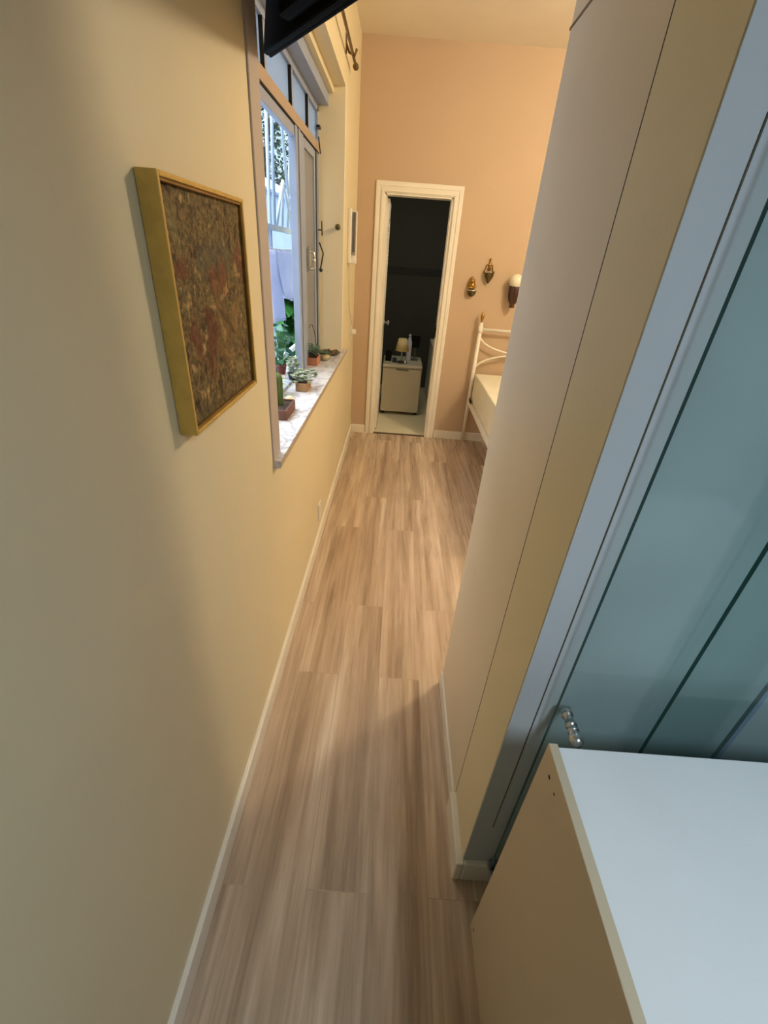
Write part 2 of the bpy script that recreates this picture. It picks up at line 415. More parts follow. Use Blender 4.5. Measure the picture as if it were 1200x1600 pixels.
# ------------------------------------------------------------------ louvred door leaf (opened into the utility room)
lf = thing('door_leaf', 'white louvred door leaf standing open inside the doorway, on its left', 'door', (DX0+.01, YF+.13, 0))
lx0, lx1, ly0, ly1 = DX0+.002, DX0+.036, YF+.13, YF+.70
m = MB(); m.box(lx0, lx1, ly0, ly0+.07, .01, 2.03, bevel=.002).box(lx0, lx1, ly1-.06, ly1, .01, 2.03, bevel=.002)
m.box(lx0, lx1, ly0+.07, ly1-.06, 1.9, 2.03).box(lx0, lx1, ly0+.07, ly1-.06, .01, .2).box(lx0, lx1, ly0+.07, ly1-.06, .92, 1.02)
m.build('leaf_frame', M['trim'], lf)
m = MB()
for (a, b) in ((.2, .92), (1.02, 1.9)):
    z = a+.02
    while z < b-.01:
        m.box(lx0+.004, lx1-.002, ly0+.07, ly1-.06, z-.003, z+.003, rot=Matrix.Rotation(.7, 3, 'Y')); z += .034
m.build('louvre_slats', M['trim'], lf)
MB().lathe([(.004, 0), (.024, .002), (.024, .006), (.009, .01), (.009, .03), (.024, .036), (.026, .05), (.0, .06)], (lx1, ly1-.05, 1.0), 16, 'X').build('door_knob', M['chrome'], lf)

# ------------------------------------------------------------------ small fridge, lamp and things on it
fx0, fx1, fy0, fy1, fz = -.118, .322, 5.06, 5.6, .565
fr = thing('mini_fridge', 'small white fridge standing in the dark room beyond the doorway', 'fridge', ((fx0+fx1)/2, 5.3, 0))
MB().box(fx0, fx1, fy0+.045, fy1, .03, fz-.03, bevel=.006).build('body', M['enamel'], fr)
MB().box(fx0, fx1, fy0, fy0+.042, .035, fz-.035, bevel=.008).build('door', M['enamel'], fr)
MB().box(fx0-.004, fx1+.004, fy0-.002, fy1, fz-.03, fz, bevel=.008).build('worktop', M['enamel'], fr)
MB().box(fx0+.15, fx1-.15, fy0-.003, fy0+.006, fz-.055, fz-.04, bevel=.002).build('handle', M['grey_plastic'], fr)
for sx in (fx0+.03, fx1-.03):
    for sy in (fy0+.07, fy1-.04):
        MB().lathe([(.015, 0), (.017, .006), (.012, .032)], (sx, sy, 0), 10).build('foot', M['black_plastic'], fr)
lp = thing('table_lamp', 'small table lamp with a cream shade on the fridge', 'lamp', (.083, 5.2, fz))
MB().lathe([(.0, 0), (.045, 0), (.045, .01), (.015, .022), (.0, .024)], (.083, 5.2, fz), 20).build('base', M['grey_plastic'], lp)
MB().lathe([(.007, .02), (.012, .05), (.007, .09), (.007, .16), (.0, .165)], (.083, 5.2, fz), 12).build('stem', M['chrome'], lp)
sh = MB(); sh.lathe([(.080, .135), (.048, .262)], (.083, 5.2, fz), 28); sh.build('lamp_shade', M['shade'], lp)
bt = thing('bottle', 'pale slim bottle behind the lamp on the fridge', 'bottle', (.165, 5.38, fz))
MB().lathe([(.0, 0), (.028, 0), (.03, .01), (.03, .2), (.016, .24), (.013, .26)], (.165, 5.38, fz), 16).build('body', M['fabric_blue'], bt)
MB().lathe([(.015, .258), (.015, .285), (.0, .287)], (.165, 5.38, fz), 12).build('cap', M['white_plastic'], bt)
spk = thing('small_screen', 'small black screen on a stand at the right rear of the fridge top', 'screen', (.235, 5.42, fz))
MB().box(.19, .285, 5.41, 5.425, fz+.14, fz+.27, bevel=.003).build('panel', M['black_plastic'], spk)
MB().box(.20, .275, 5.37, 5.45, fz, fz+.012, bevel=.003).box(.23, .245, 5.415, 5.425, fz+.01, fz+.15).build('stand', M['grey_plastic'], spk)
m = MB().ball((.128, 5.16, fz+.018), .02, 1.2, 1, .9); tag(m.build('round_tin', M['chrome']), 'little round tin beside the lamp foot on the fridge', 'tin')
m = MB().box(-.02, .03, 5.19, 5.24, fz, fz+.05, bevel=.006); tag(m.build('blue_box', M['blue_item']), 'small dark blue box left of the lamp', 'box')
m = MB().box(-.10, -.03, 5.25, 5.4, fz, fz+.09, bevel=.006); tag(m.build('dark_case', M['black_plastic']), 'low black case at the left end of the fridge top', 'case')
m = MB().tube([(.17, 5.2, fz+.005), (.21, 5.14, fz+.004), (.25, 5.17, fz+.005), (.27, 5.13, fz+.004), (.295, 5.11, fz+.004)], .0035, 6)
tag(m.build('coiled_cable', M['white_cord']), 'thin pale cable lying on the fridge top at its right', 'cable')
# narrow covered bench at the right
bn = thing('covered_table', 'narrow table under a pale cloth right of the fridge', 'table', (.62, 5.5, 0))
m = MB()
prev = None
N = 40
pts = [(.46, 5.25), (.85, 5.25), (.85, 6.2), (.46, 6.2)]
per = []
for i in range(4):
    a, b = Vector(pts[i]), Vector(pts[(i+1) % 4])
    for k in range(14): per.append(a.lerp(b, k/14))
rings = []
for (z, amp) in ((.70, 0), (.69, .004), (.5, .012), (.25, .018), (.06, .022)):
    rg = []
    for i, p in enumerate(per):
        c0 = Vector((.655, 5.72)); d = (p-c0).normalized(); q = p+d*(amp*math.sin(i*2.1))
        rg.append(m.bm.verts.new((q.x, q.y, z)))
    rings.append(rg)
m.bm.faces.new(rings[0])
for a, b in zip(rings, rings[1:]):
    for i in range(len(a)):
        f = m.bm.faces.new((a[i], a[(i+1) % len(a)], b[(i+1) % len(a)], b[i])); f.smooth = True
m.build('cloth', M['fabric_white'], bn)
for sx in (.49, .82):
    for sy in (5.28, 6.17): bx(sx-.015, sx+.015, sy-.015, sy+.015, 0, .68).build('leg', M['grey_plastic'], bn)

# ------------------------------------------------------------------ window
WX = -.56
win = bx(WX-.035, WX+.0, WY0, WY1, 2.135, 2.185, bevel=.003).build('window_1', M['bar_tan'])
win['kind'] = 'structure'; win['label'] = 'grey framed window with frosted panes in the long cream wall'; win['category'] = 'window'
m = MB()
m.box(WX-.04, WX-.002, WY1-.03, WY1, WZ0, 2.345).box(WX-.04, WX-.002, WY0, WY0+.03, WZ0, 2.345)
m.box(WX-.04, WX-.002, WY0, WY1, 2.325, 2.36).box(WX-.04, WX-.002, WY0, WY1, WZ0, WZ0+.035)
m.box(-.62, -.5, WY0, WY1, 2.358, 2.417)
m.build('frame', M['alu_paint'], win)
m = MB()
for y in (1.9, 2.25, 2.72, 3.13): m.box(WX-.035, WX-.004, y-.022, y+.022, 2.185, 2.325, bevel=.002)
m.build('upper_mullions', M['alu_paint'], win)
m = MB()
for y in (1.9, 2.25, 2.72, 3.13): m.box(WX-.03, WX-.001, y-.028, y-.0225, 2.185, 2.325)
m.box(WX-.032, WX+.001, WY0, WY1, 2.128, 2.136)
m.build('dark_gaskets', M['black'], win)
for a, b in ((WY0+.03, 1.878), (1.922, 2.228), (2.272, 2.698), (2.742, 3.108), (3.152, WY1-.03)):
    bx(WX-.022, WX-.016, a, b, 2.185, 2.325).build('upper_pane', M['glass_frost'], win)
# lower: mullion stack and the closed frosted sash at the far end, header rail
m = MB()
for (a, b, d) in ((2.74, 2.79, .002), (2.79, 2.815, -.015), (2.815, 2.85, .004), (2.85, 2.865, -.012), (2.865, 2.95, .0)):
    m.box(WX-.035, WX+d, a, b, .97, 2.13, bevel=.001)
m.build('mullion', M['alu_paint'], win)
m = MB(); m.box(WX-.03, WX-.002, 2.951, 2.985, .98, 2.125, bevel=.002).box(WX-.03, WX-.002, 3.29, 3.325, .98, 2.125, bevel=.002)
m.box(WX-.03, WX-.002, 2.985, 3.29, 2.085, 2.125).box(WX-.03, WX-.002, 2.985, 3.29, .98, 1.02)
sash = m.build('sash', M['alu_paint'], win)
bx(WX-.018, WX-.012, 2.985, 3.29, 1.02, 2.085).build('sash_pane', M['glass_etched'], sash)
bx(WX-.03, WX+.006, 3.34, 3.375, .98, 2.125, bevel=.002).build('guide_rail', M['alu'], win)
bx(WX-.028, WX+.0, 3.327, 3.339, .98, 2.125).build('dark_gap', M['black'], win)
m = MB().box(WX-.03, WX-.004, WY0+.03, 2.738, 2.085, 2.128, bevel=.003); m.build('header_rail', M['alu_paint'], win)
hd = MB().box(WX-.001, WX+.008, 3.03, 3.07, 1.50, 1.63, bevel=.002); hd = hd.build('latch_plate', M['chrome'], win)
MB().tube([(WX+.006, 3.05, 1.61), (WX+.03, 3.05, 1.60), (WX+.034, 3.06, 1.56), (WX+.03, 3.07, 1.52), (WX+.008, 3.06, 1.51)], .007, 8).ball((WX+.03, 3.05, 1.56), .014).build('latch_handle', M['chrome'], hd)
m = MB().tube([(WX+.0, 3.36, 1.73), (WX+.03, 3.37, 1.73)], .004, 6).tube([(WX+.028, 3.37, 1.78), (WX+.03, 3.37, 1.70)], .004, 6)
m.tube([(WX+.01, 3.38, 1.66), (WX+.035, 3.385, 1.60), (WX+.02, 3.38, 1.52), (WX+.01, 3.38, 1.50)], .005, 6).ball((WX+.02, 3.38, 1.5), .012)
m.build('stay_latch', M['dark_metal'], win)
m = MB().box(WX-.0, WX+.02, 3.36, 3.42, 2.24, 2.252).tube([(WX+.01, 3.38, 2.2), (WX+.02, 3.385, 2.12)], .004, 6)
m.build('vent_stay', M['dark_metal'], win)
# marble sill
s = MB(); s.box(-.70, XL+.001, WY0, 3.45, .94, .965); s.box(XL+.001, -.374, 1.415, 3.60, .938, .965)
sl = struct('window_sill', s, M['marble'], 'veined grey marble window sill carrying the plant pots', cat='window sill')
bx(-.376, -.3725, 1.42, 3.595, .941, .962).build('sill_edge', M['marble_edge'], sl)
struct('trim_5', bx(XL-.004, XL+.006, 1.412, 1.506, .965, ZC, bevel=.0045, seg=4), M['trim_grey'], 'rounded off-white upright trim at the near edge of the window', cat='trim')
struct('trim_6', bx(XL-.004, XL+.003, 3.452, 3.475, .965, 2.46, bevel=.003, seg=3), M['trim'], 'slim pale corner bead at the far edge of the window', cat='trim')

kn = thing('curtain_tieback', 'small dark round curtain tieback on the far window reveal', 'tieback', (-.435, WY1, 1.755))
MB().lathe([(.0, 0), (.014, .0), (.014, .004), (.006, .008), (.006, .02), (0, .022)], (-.435, WY1, 1.755), 12, 'Y').build('stem', M['dark_metal'], kn)
MB().ball((-.435, WY1-.03, 1.755), .018).build('ball', M['brass_dark'], kn)

# ------------------------------------------------------------------ grille outside
GX = -.79
gr = thing('security_grille', 'white metal security grille with slanting bars outside the window', 'grille', (GX, 3.3, .9))
def gp(y, z): return (GX, y, z)
bx(GX-.012, GX+.012, 1.9, 4.1, 1.70, 1.73).build('rail', M['grille_white'], gr)
bx(GX-.012, GX+.012, 1.9, 4.1, 2.50, 2.53).build('rail', M['grille_white'], gr)
bx(GX-.012, GX+.012, 1.9, 4.1, .93, .96).build('rail', M['grille_white'], gr)
for (ya, za, yb, zb) in ((2.89, .95, 2.99, 2.52), (3.01, .95, 3.13, 2.52), (3.17, 1.71, 3.26, 2.52), (3.58, 1.93, 3.38, 2.52), (3.50, 1.70, 3.84, 2.52),
                         (3.20, 1.71, 3.44, 1.98), (3.44, 1.98, 3.36, 1.71), (3.44, 1.98, 3.68, 1.71), (3.0, 1.71, 3.12, .95), (3.90, .95, 3.90, 2.52),
                         (2.6, .95, 2.66, 2.52), (2.3, .95, 2.3, 2.52), (4.1, .95, 4.1, 2.52)):
    MB().tube([gp(ya, za), gp(yb, zb)], .010, 8).build('bar', M['grille_white'], gr)

# ------------------------------------------------------------------ laundry hanging outside
def cloth(name, x, outline, label, cat, mat, group=None):
    # outline in (y, z); a draped sheet with waves in x
    m = MB()
    ys = [p[0] for p in outline]; cy = sum(ys)/len(ys); top = max(p[1] for p in outline)
    NZ, NY = 14, 12
    L, Rr = outline[:len(outline)//2], list(reversed(outline[len(outline)//2:]))
    def samp(c, t):
        f = t*(len(c)-1); i = min(int(f), len(c)-2); u = f-i
        return (c[i][0]*(1-u)+c[i+1][0]*u, c[i][1]*(1-u)+c[i+1][1]*u)
    g = []
    for i in range(NZ+1):
        t = i/NZ; a = samp(L, t); b = samp(Rr, t); row = []
        for k in range(NY+1):
            u = k/NY; y = a[0]*(1-u)+b[0]*u; z = a[1]*(1-u)+b[1]*u
            row.append(m.bm.verts.new((x+.016*t*math.sin(u*9+t*2)+.006*math.sin(u*20), y, z)))
        g.append(row)
    for i in range(NZ):
        for k in range(NY):
            f = m.bm.faces.new((g[i][k], g[i][k+1], g[i+1][k+1], g[i+1][k])); f.smooth = True
    o = m.build(name, mat, solid=.003); tag(o, label, cat, group); return o
cloth('hanging_towel', -.752, [(2.90, 1.60), (2.91, 1.50), (2.98, 1.42), (3.16, 1.335), (3.45, 1.29), (3.72, 1.33), (3.70, 1.45), (3.64, 1.61)],
      'wide pale cotton sheet hanging outside the window, rounded at its bottom', 'towel', M['cloth_outside'])
cloth('hanging_cloth', -.722, [(2.61, 1.60), (2.67, 1.39), (2.70, 1.23), (3.12, 1.215), (3.02, 1.39), (2.84, 1.60)],
      'pale cloth hanging nearest the window, tapering to a point', 'cloth', M['cloth_outside'])
m = MB().tube([(-.75, 2.2, 1.62), (-.75, 3.2, 1.602), (-.75, 4.1, 1.62)], .003, 6)
tag(m.build('clothesline', M['white_cord']), 'thin clothesline outside the window carrying the pale sheets', 'clothesline')

# ------------------------------------------------------------------ outdoors
struct('ground', bx(-30, XO, -5, 40, -.6, -.5), M['outside_wall'], 'pale yard ground outside the window', cat='ground')
TX, TY = -11.0, 43.0
tr = thing('garden_tree', 'dark leafy tree seen through the window bars against the sky', 'tree', (TX, TY, -.5))
m = MB().tube([(TX, TY, -.5), (TX+.2, TY+.2, 3), (TX-.2, TY-.1, 6), (TX, TY+.2, 9.5)], [.4, .34, .25, .1], 10)
for a in range(7):
    t = a*1.05; z = 4.6+a*.7
    m.tube([(TX, TY, z), (TX+1.5*math.cos(t), TY+2.2*math.sin(t), z+1.3), (TX+2.4*math.cos(t), TY+4*math.sin(t), z+2.8)], [.15, .1, .04], 6)
m.build('trunk', M['bark'], tr)
m = MB(); rnd = random.Random(3)
for i in range(2600):
    u = rnd.random()*2*PI; r = rnd.random()**.5; zz = rnd.uniform(-1, 1)
    k = math.sqrt(1-zz*zz*.8)
    p = Vector((TX+3.2*r*k*math.cos(u), TY+6.5*r*k*math.sin(u), 8.9+3.6*zz))
    if math.sin(p.y*2.1+p.z*1.7)+math.sin(p.z*2.9-p.y*.7) < -.8: continue
    d = Vector((rnd.uniform(-1, 1), rnd.uniform(-1, 1), rnd.uniform(-.7, .4)))
    m.leaf(p, d, rnd.uniform(.3, .5), .24, .4, rnd.uniform(-1, 1), seg=2)
m.build('foliage', M['leaf_dark'], tr)
b = thing('neighbour_house', 'pale low house with a light roof and dark window slots beyond the yard', 'house', (-6, 21, -.5))
MB().box(-7.2, -4.6, 16.2, 27, -.5, 3.2).build('wall', M['outside_wall'], b)
m = MB(); 
for pts in ([(-4.5, 16, 3.2), (-4.5, 27.2, 3.2), (-5.9, 27.2, 4.0), (-5.9, 16, 4.0)], [(-7.3, 16, 3.2), (-5.9, 16, 4.0), (-5.9, 27.2, 4.0), (-7.3, 27.2, 3.2)], [(-4.6, 16.1, 3.2), (-5.9, 16.1, 3.94), (-7.2, 16.1, 3.2)]):
    m.poly(pts)
m.build('roof', M['roof'], b, solid=.08)
for y in (20.6, 21.5, 22.2, 22.9): bx(-4.62, -4.58, y, y+.5, 2.72, 2.86).build('window_slot', M['dark_void'], b)
bx(-4.62, -4.57, 23.0, 24.1, .3, 2.2).build('window', M['dark_void'], b)
pl = bx(-2.0, -1.75, 6.05, 6.5, -.5, 2.05, bevel=.01).build('brick_pillar', M['brick'])
tag(pl, 'narrow brown rendered pillar outside behind the first grille bars', 'pillar')

# big-leaved plant outside
def leafy(name, label, base, n, spread, h0, h1, L, W, mat, potr, pot_mat, seed, xk=.6, droop=.8):
    t = thing(name, label, 'plant', base); rnd = random.Random(seed); bz = Vector(base)
    if potr:
        MB().lathe([(0, 0), (potr*.72, 0), (potr, potr*1.5), (potr*1.06, potr*1.5), (potr*1.06, potr*1.7), (potr*.9, potr*1.7), (potr*.88, potr*1.5), (0, potr*1.5)], base, 20).build('pot', pot_mat, t)
        MB().lathe([(0, potr*1.5), (potr*.89, potr*1.52), (0, potr*1.58)], base, 14).build('soil', M['soil'], t)
    s = MB(); m = MB(); zb = (potr*1.5 if potr else 0)
    for i in range(n):
        u = rnd.random()*2*PI; h = rnd.uniform(h0, h1); r = spread*rnd.uniform(.3, 1)
        tip = bz+Vector((r*math.cos(u)*xk, r*math.sin(u), zb+h))
        root = bz+Vector((0, 0, zb))
        s.tube([root, root.lerp(tip, .5)+Vector((0, 0, h*.18)), tip], [.0025, .002, .0015], 5)
        m.leaf(tip, Vector((math.cos(u), math.sin(u), rnd.uniform(-.3, .5))), L*rnd.uniform(.7, 1.2), W*rnd.uniform(.8, 1.2), droop, rnd.uniform(-1, 1), seg=6)
    s.build('stems', M['leaf'], t); m.build('leaves', mat, t); return t
leafy('broad_leaved_plant', 'tall green broad-leaved plant outside below the hanging sheet', (-1.28, 5.0, -.5), 520, .62, .7, 1.66, .30, .2, M['leaf'], .2, M['terracotta'], 5)
leafy('trailing_plant', 'blue-green trailing plant in a red-brown pot on the outer window ledge', (-.665, 2.66, .965), 50, .20, .03, .235, .05, .04, M['leaf_teal'], .032, M['red_pot'], 11, xk=.1)

# ------------------------------------------------------------------ pots on the sill
SZ = .965
# 1 dark brown trough with cactus and pale round stone
def trough(t, x0, x1, y0, y1, h, mat, wall=.008):
    m = MB(); z = SZ
    m.box(x0, x1, y0, y1, z, z+.008, bevel=.002)
    m.box(x0, x0+wall, y0, y1, z+.004, z+h, bevel=.002).box(x1-wall, x1, y0, y1, z+.004, z+h, bevel=.002)
    m.box(x0+wall, x1-wall, y0, y0+wall, z+.004, z+h, bevel=.002).box(x0+wall, x1-wall, y1-wall, y1, z+.004, z+h, bevel=.002)
    m.build('pot', mat, t)
    bx(x0+wall, x1-wall, y0+wall, y1-wall, z+.008, z+h-.008).build('soil', M['soil'], t)
t = thing('cactus_planter', 'dark brown rectangular pot with a ribbed column cactus, nearest on the sill', 'potted plant', (-.495, 1.96, SZ))
trough(t, -.552, -.447, 1.84, 2.02, .045, M['brown_pot'])
def cactus(mb, c, r, h, ribs=9):
    prev = None; N = ribs*4
    for i in range(13):
        tt = i/12; z = h*tt
        rr = r*(math.sqrt(max(0, 1-max(0, (tt-.82)/.18)**2)) if tt > .82 else (.86+.14*min(1, tt*4)))
        rg = [mb.bm.verts.new((c[0]+rr*(1+.13*math.cos(ribs*2*PI*k/N))*math.cos(2*PI*k/N), c[1]+rr*(1+.13*math.cos(ribs*2*PI*k/N))*math.sin(2*PI*k/N), c[2]+z)) for k in range(N)]
        if prev:
            for k in range(N):
                f = mb.bm.faces.new((prev[k], prev[(k+1) % N], rg[(k+1) % N], rg[k])); f.smooth = True
        prev = rg
    return mb
cactus(MB(), (-.512, 1.95, SZ+.032), .024, .15).build('cactus_stem', M['cactus'], t)
tag(MB().ball((-.487, 2.075, SZ+.022), .022, 1, 1, 1).build('pale_ball', M['cream_stone']), 'smooth cream ball on the sill behind the cactus pot', 'ball')
# succulent builder
def rosette(mb, c, r, n, rnd, up=.5):
    for k in range(n):
        u = k*2.399+rnd.uniform(-.2, .2); e = up*(1-.6*k/n)
        d = Vector((math.cos(u), math.sin(u), 1.6*e-.2))
        mb.leaf(Vector(c), d, r*(.5+.6*k/n), r*.42, -.5, 0, 3, .5)
rnd = random.Random(21)
t = thing('succulent_box', 'wooden box of frilly grey-green succulents, second on the sill', 'potted plant', (-.475, 2.36, SZ))
trough(t, -.508, -.445, 2.31, 2.42, .042, M['wood_box'])
m = MB()
for i in range(60):
    c = (-.476+rnd.uniform(-.045, .055), 2.37+rnd.uniform(-.07, .10), SZ+.043+rnd.uniform(0, .04)); rosette(m, c, rnd.uniform(.016, .026), 11, rnd)
m.build('rosettes', M['leaf_grey'], t)
t = thing('succulent_pot', 'black round pot of pale succulents between the two wooden boxes', 'potted plant', (-.555, 2.50, SZ))
MB().lathe([(0, 0), (.026, 0), (.034, .045), (.037, .05), (.032, .05), (0, .044)], (-.555, 2.50, SZ), 18).build('pot', M['black_pot'], t)
m = MB()
for i in range(40): rosette(m, (-.557+rnd.uniform(-.03, .025), 2.50+rnd.uniform(-.05, .05), SZ+.055+rnd.uniform(0, .075)), rnd.uniform(.016, .026), 11, rnd)
m.build('rosettes', M['leaf_grey'], t)
t = thing('spiky_pot', 'small dark pot with drooping pale leaves by the window frame behind the cactus', 'potted plant', (-.60, 2.22, SZ))
MB().lathe([(0, 0), (.03, 0), (.038, .05), (.04, .055), (.034, .055), (0, .048)], (-.60, 2.22, SZ), 18).build('pot', M['black_pot'], t)
m = MB()
for i in range(40):
    u = i*2.4; m.leaf((-.60, 2.22, SZ+.05), (math.cos(u), math.sin(u), 1.2), rnd.uniform(.07, .13), .014, 1.6, 0, 6)
m.build('leaves', M['leaf_grey'], t)
# 3 terracotta box with sprigs
t = thing('terracotta_planter', 'square terracotta box with dark sprigs, beside the glass bowl', 'potted plant', (-.53, 3.0, SZ))
trough(t, -.568, -.497, 2.93, 3.06, .048, M['terracotta'])
m = MB(); s = MB()
for i in range(16):
    b0 = Vector((-.53+rnd.uniform(-.03, .02), 3.0+rnd.uniform(-.05, .05), SZ+.045)); tp = b0+Vector((rnd.uniform(-.04, .03), rnd.uniform(-.04, .04), rnd.uniform(.03, .08)))
    s.tube([b0, (b0+tp)/2+Vector((.005, 0, 0)), tp], .0018, 5)
    for k in range(7):
        q = b0.lerp(tp, .3+.7*k/6); u = k*2.4
        m.leaf(q, (math.cos(u), math.sin(u), .6), .022, .012, .3, 0, 3)
s.build('stems', M['stem'], t); m.build('leaves', M['leaf_teal'], t)
t = thing('glass_bowl', 'small clear glass bowl behind the terracotta box', 'bowl', (-.475, 3.12, SZ))
MB().lathe([(.0, .003), (.022, .003), (.036, .02), (.04, .045), (.037, .07), (.0395, .07), (.0425, .045), (.038, .018), (.024, 0), (0, 0)], (-.475, 3.12, SZ), 24).build('bowl', M['glass_clear'], t)
MB().lathe([(0, .004), (.02, .004), (.033, .02), (.036, .034), (0, .036)], (-.475, 3.12, SZ), 18).build('gravel', M['cream_stone'], t)
m = MB()
for k in range(14): u = k*2.4; m.leaf((-.475, 3.12, SZ+.036), (math.cos(u), math.sin(u), .9), .04, .016, .3, 0, 4)
m.build('leaves', M['leaf_teal'], t)
t = thing('shell_dish', 'shallow dish of brown shells at the far end of the sill', 'dish', (-.475, 3.34, SZ))
MB().lathe([(0, 0), (.05, 0), (.078, .016), (.081, .016), (.055, -.0), (0, .004)], (-.475, 3.34, SZ), 28).build('dish', M['brass_dark'], t)
for i in range(11):
    u = i*2.4; r = .012+.0045*i
    sp = []; c = Vector((-.475+r*math.cos(u), 3.34+r*math.sin(u), SZ+.022))
    for k in range(14): a = k*.62; rr = .016*(1-k/16); sp.append(c+Vector((rr*math.cos(a+u), rr*math.sin(a+u), .0012*k)))
    m = MB().tube(sp, [.006*(1-k/15) for k in range(14)], 7)
    o = m.build('shell', M['stone'] if i % 3 else M['cream_stone']); tag(o, 'one of the curled shells heaped in the shallow dish on the sill', 'shell', 'curled shells in the dish')
m = MB().tube([(-.545, 3.20, SZ), (-.546, 3.19, SZ+.09), (-.548, 3.15, SZ+.17), (-.552, 3.09, SZ+.225), (-.552, 3.02, SZ+.235), (-.552, 2.98, SZ+.22)], [.003, .003, .0028, .0025, .002, .0015], 7)
tag(m.build('dried_stem', M['stem']), 'bent thin dried stem rising beside the frosted pane', 'stem')

# ------------------------------------------------------------------ picture
PYa, PYb, PZa, PZb, PF = .788, 1.192, 1.296, 1.706, -.365
pc = thing('framed_tapestry', 'gilt framed faded tapestry picture hanging on the long cream wall', 'picture', (XL, (PYa+PYb)/2, PZa))
m = MB(); th = .008
for (a, b, c, d) in ((PYa, PYa+th, PZa, PZb), (PYb-th, PYb, PZa, PZb), (PYa+th, PYb-th, PZa, PZa+th), (PYa+th, PYb-th, PZb-th, PZb)):
    m.box(XL+.001, PF, a, b, c, d, bevel=.0018)
m.build('frame', M['gold'], pc)
m = MB(); i0 = th; i1 = th+.005
for (a, b, c, d) in ((PYa+i0, PYa+i1, PZa+i0, PZb-i0), (PYb-i1, PYb-i0, PZa+i0, PZb-i0), (PYa+i1, PYb-i1, PZa+i0, PZa+i1), (PYa+i1, PYb-i1, PZb-i1, PZb-i0)):
    m.box(PF-.012, PF-.003, a, b, c, d, bevel=.001)
m.build('inner_fillet', M['gold_dark'], pc)
cy, cz = (PYa+PYb)/2, (PZa+PZb)/2
m = MB().box(PF-.016, PF-.010, PYa+th, PYb-th, PZa+th, PZb-th)
cv = m.build('tapestry', M['tapestry'], pc)
cv.data.transform(Matrix.Translation(-Vector((PF-.013-XL, 0, cz-PZa)))); cv.location = (PF-.013-XL, 0, cz-PZa)

# ------------------------------------------------------------------ television on a wall arm
tv = thing('television', 'black flat television on a swing arm above the window, seen from behind', 'television', (-.19, 1.31, 2.04))
ang = math.atan2(-.354, .268)
Rm = Matrix.Rotation(ang, 4, 'Z') @ Matrix.Rotation(math.radians(-8), 4, 'X')
def tvbox(name, x0, x1, y0, y1, z0, z1, mat, bev=.006, par=tv):
    m = MB().box(x0, x1, y0, y1, z0, z1, bevel=bev); 
    M4 = Matrix.Translation(Vector((-.390, 1.530, 2.036))) @ Rm
    bmesh.ops.transform(m.bm, matrix=M4, verts=m.bm.verts[:])
    return m.build(name, mat, par)
# local x along the set from the wall outwards, +y towards the bedroom (screen side)
tvbox('screen_panel', 0, .72, .0, .018, 0, .42, M['tv_black'])
tvbox('bezel', .0, .72, .016, .024, 0, .014, M['tv_black'], .003)
tvbox('back_housing', .16, .56, -.035, .004, .015, .27, M['tv_black'], .015)
mp = tvbox('mount_plate', .26, .46, -.045, -.033, .08, .26, M['dark_metal'], .002)
for zz in (.10, .22):
    tvbox('mount_screw', .28, .295, -.05, -.044, zz, zz+.015, M['chrome'], .002, mp)
    tvbox('mount_screw', .425, .44, -.05, -.044, zz, zz+.015, M['chrome'], .002, mp)
M4 = Matrix.Translation(Vector((-.390, 1.530, 2.036))) @ Rm
pj = M4 @ Vector((.36, -.045, .2))
m = MB().tube([(XL+.012, 1.25, 2.28), (-.30, 1.12, 2.28), (pj.x, pj.y, pj.z+.03)], .014, 10).box(XL+.0, XL+.014, 1.2, 1.3, 2.18, 2.38, bevel=.003)
m.build('swing_arm', M['dark_metal'], tv)

# curtain rod
cr = thing('curtain_rod', 'thin bronze curtain rod with a bracket above the window', 'curtain rod', (XL+.04, 2.6, 2.58))
MB().tube([(XL+.04, 1.7, 2.59), (XL+.04, 3.58, 2.578)], .0085, 10).build('rod', M['bronze'], cr)
MB().ball((XL+.04, 3.605, 2.577), .018, 1, 1.4, 1).build('finial', M['bronze'], cr)
MB().tube([(XL+.001, 3.42, 2.62), (XL+.02, 3.42, 2.585), (XL+.05, 3.42, 2.57), (XL+.062, 3.42, 2.60)], .007, 8).box(XL, XL+.006, 3.405, 3.435, 2.58, 2.66, bevel=.002).build('bracket', M['bronze'], cr)

# emergency light with cord and plug
el = thing('emergency_light', 'white wall light fitting with a long tube beyond the window', 'wall light', (XL+.03, 3.74, 1.54))
MB().box(XL, XL+.028, 3.70, 3.80, 1.545, 1.885, bevel=.008, seg=3).box(XL+.022, XL+.062, 3.735, 3.80, 1.555, 1.875, bevel=.012, seg=3).build('housing', M['white_plastic'], el)
MB().box(XL+.010, XL+.058, 3.728, 3.738, 1.60, 1.865, bevel=.003).build('reflector', M['tube_grey'], el)
MB().tube([(XL+.046, 3.723, 1.62), (XL+.046, 3.723, 1.86)], .006, 10).build('tube', M['grey_plastic'], el)
MB().box(XL+.002, XL+.066, 3.715, 3.745, 1.545, 1.575, bevel=.006).build('end_cap', M['white_plastic'], el)
MB().tube([(XL+.012, 3.78, 1.545), (XL+.008, 3.82, 1.40), (XL+.006, 3.88, 1.25), (XL+.014, 4.0, 1.12), (XL+.03, 4.1, 1.04)], .003, 6).build('cord', M['white_cord'], el)
MB().box(XL+.008, XL+.048, 4.08, 4.13, 1.0, 1.04, bevel=.008).build('plug', M['white_plastic'], el)
ou = thing('wall_outlet', 'white outlet plate on the cream wall carrying the plug of the light', 'outlet', (XL, 4.1, .97))
MB().box(XL, XL+.008, 4.06, 4.15, .96, 1.08, bevel=.003).build('plate', M['white_plastic'], ou)
ou = thing('wall_outlet', 'low white outlet plate on the cream wall near the floor', 'outlet', (XL, 2.37, .15))
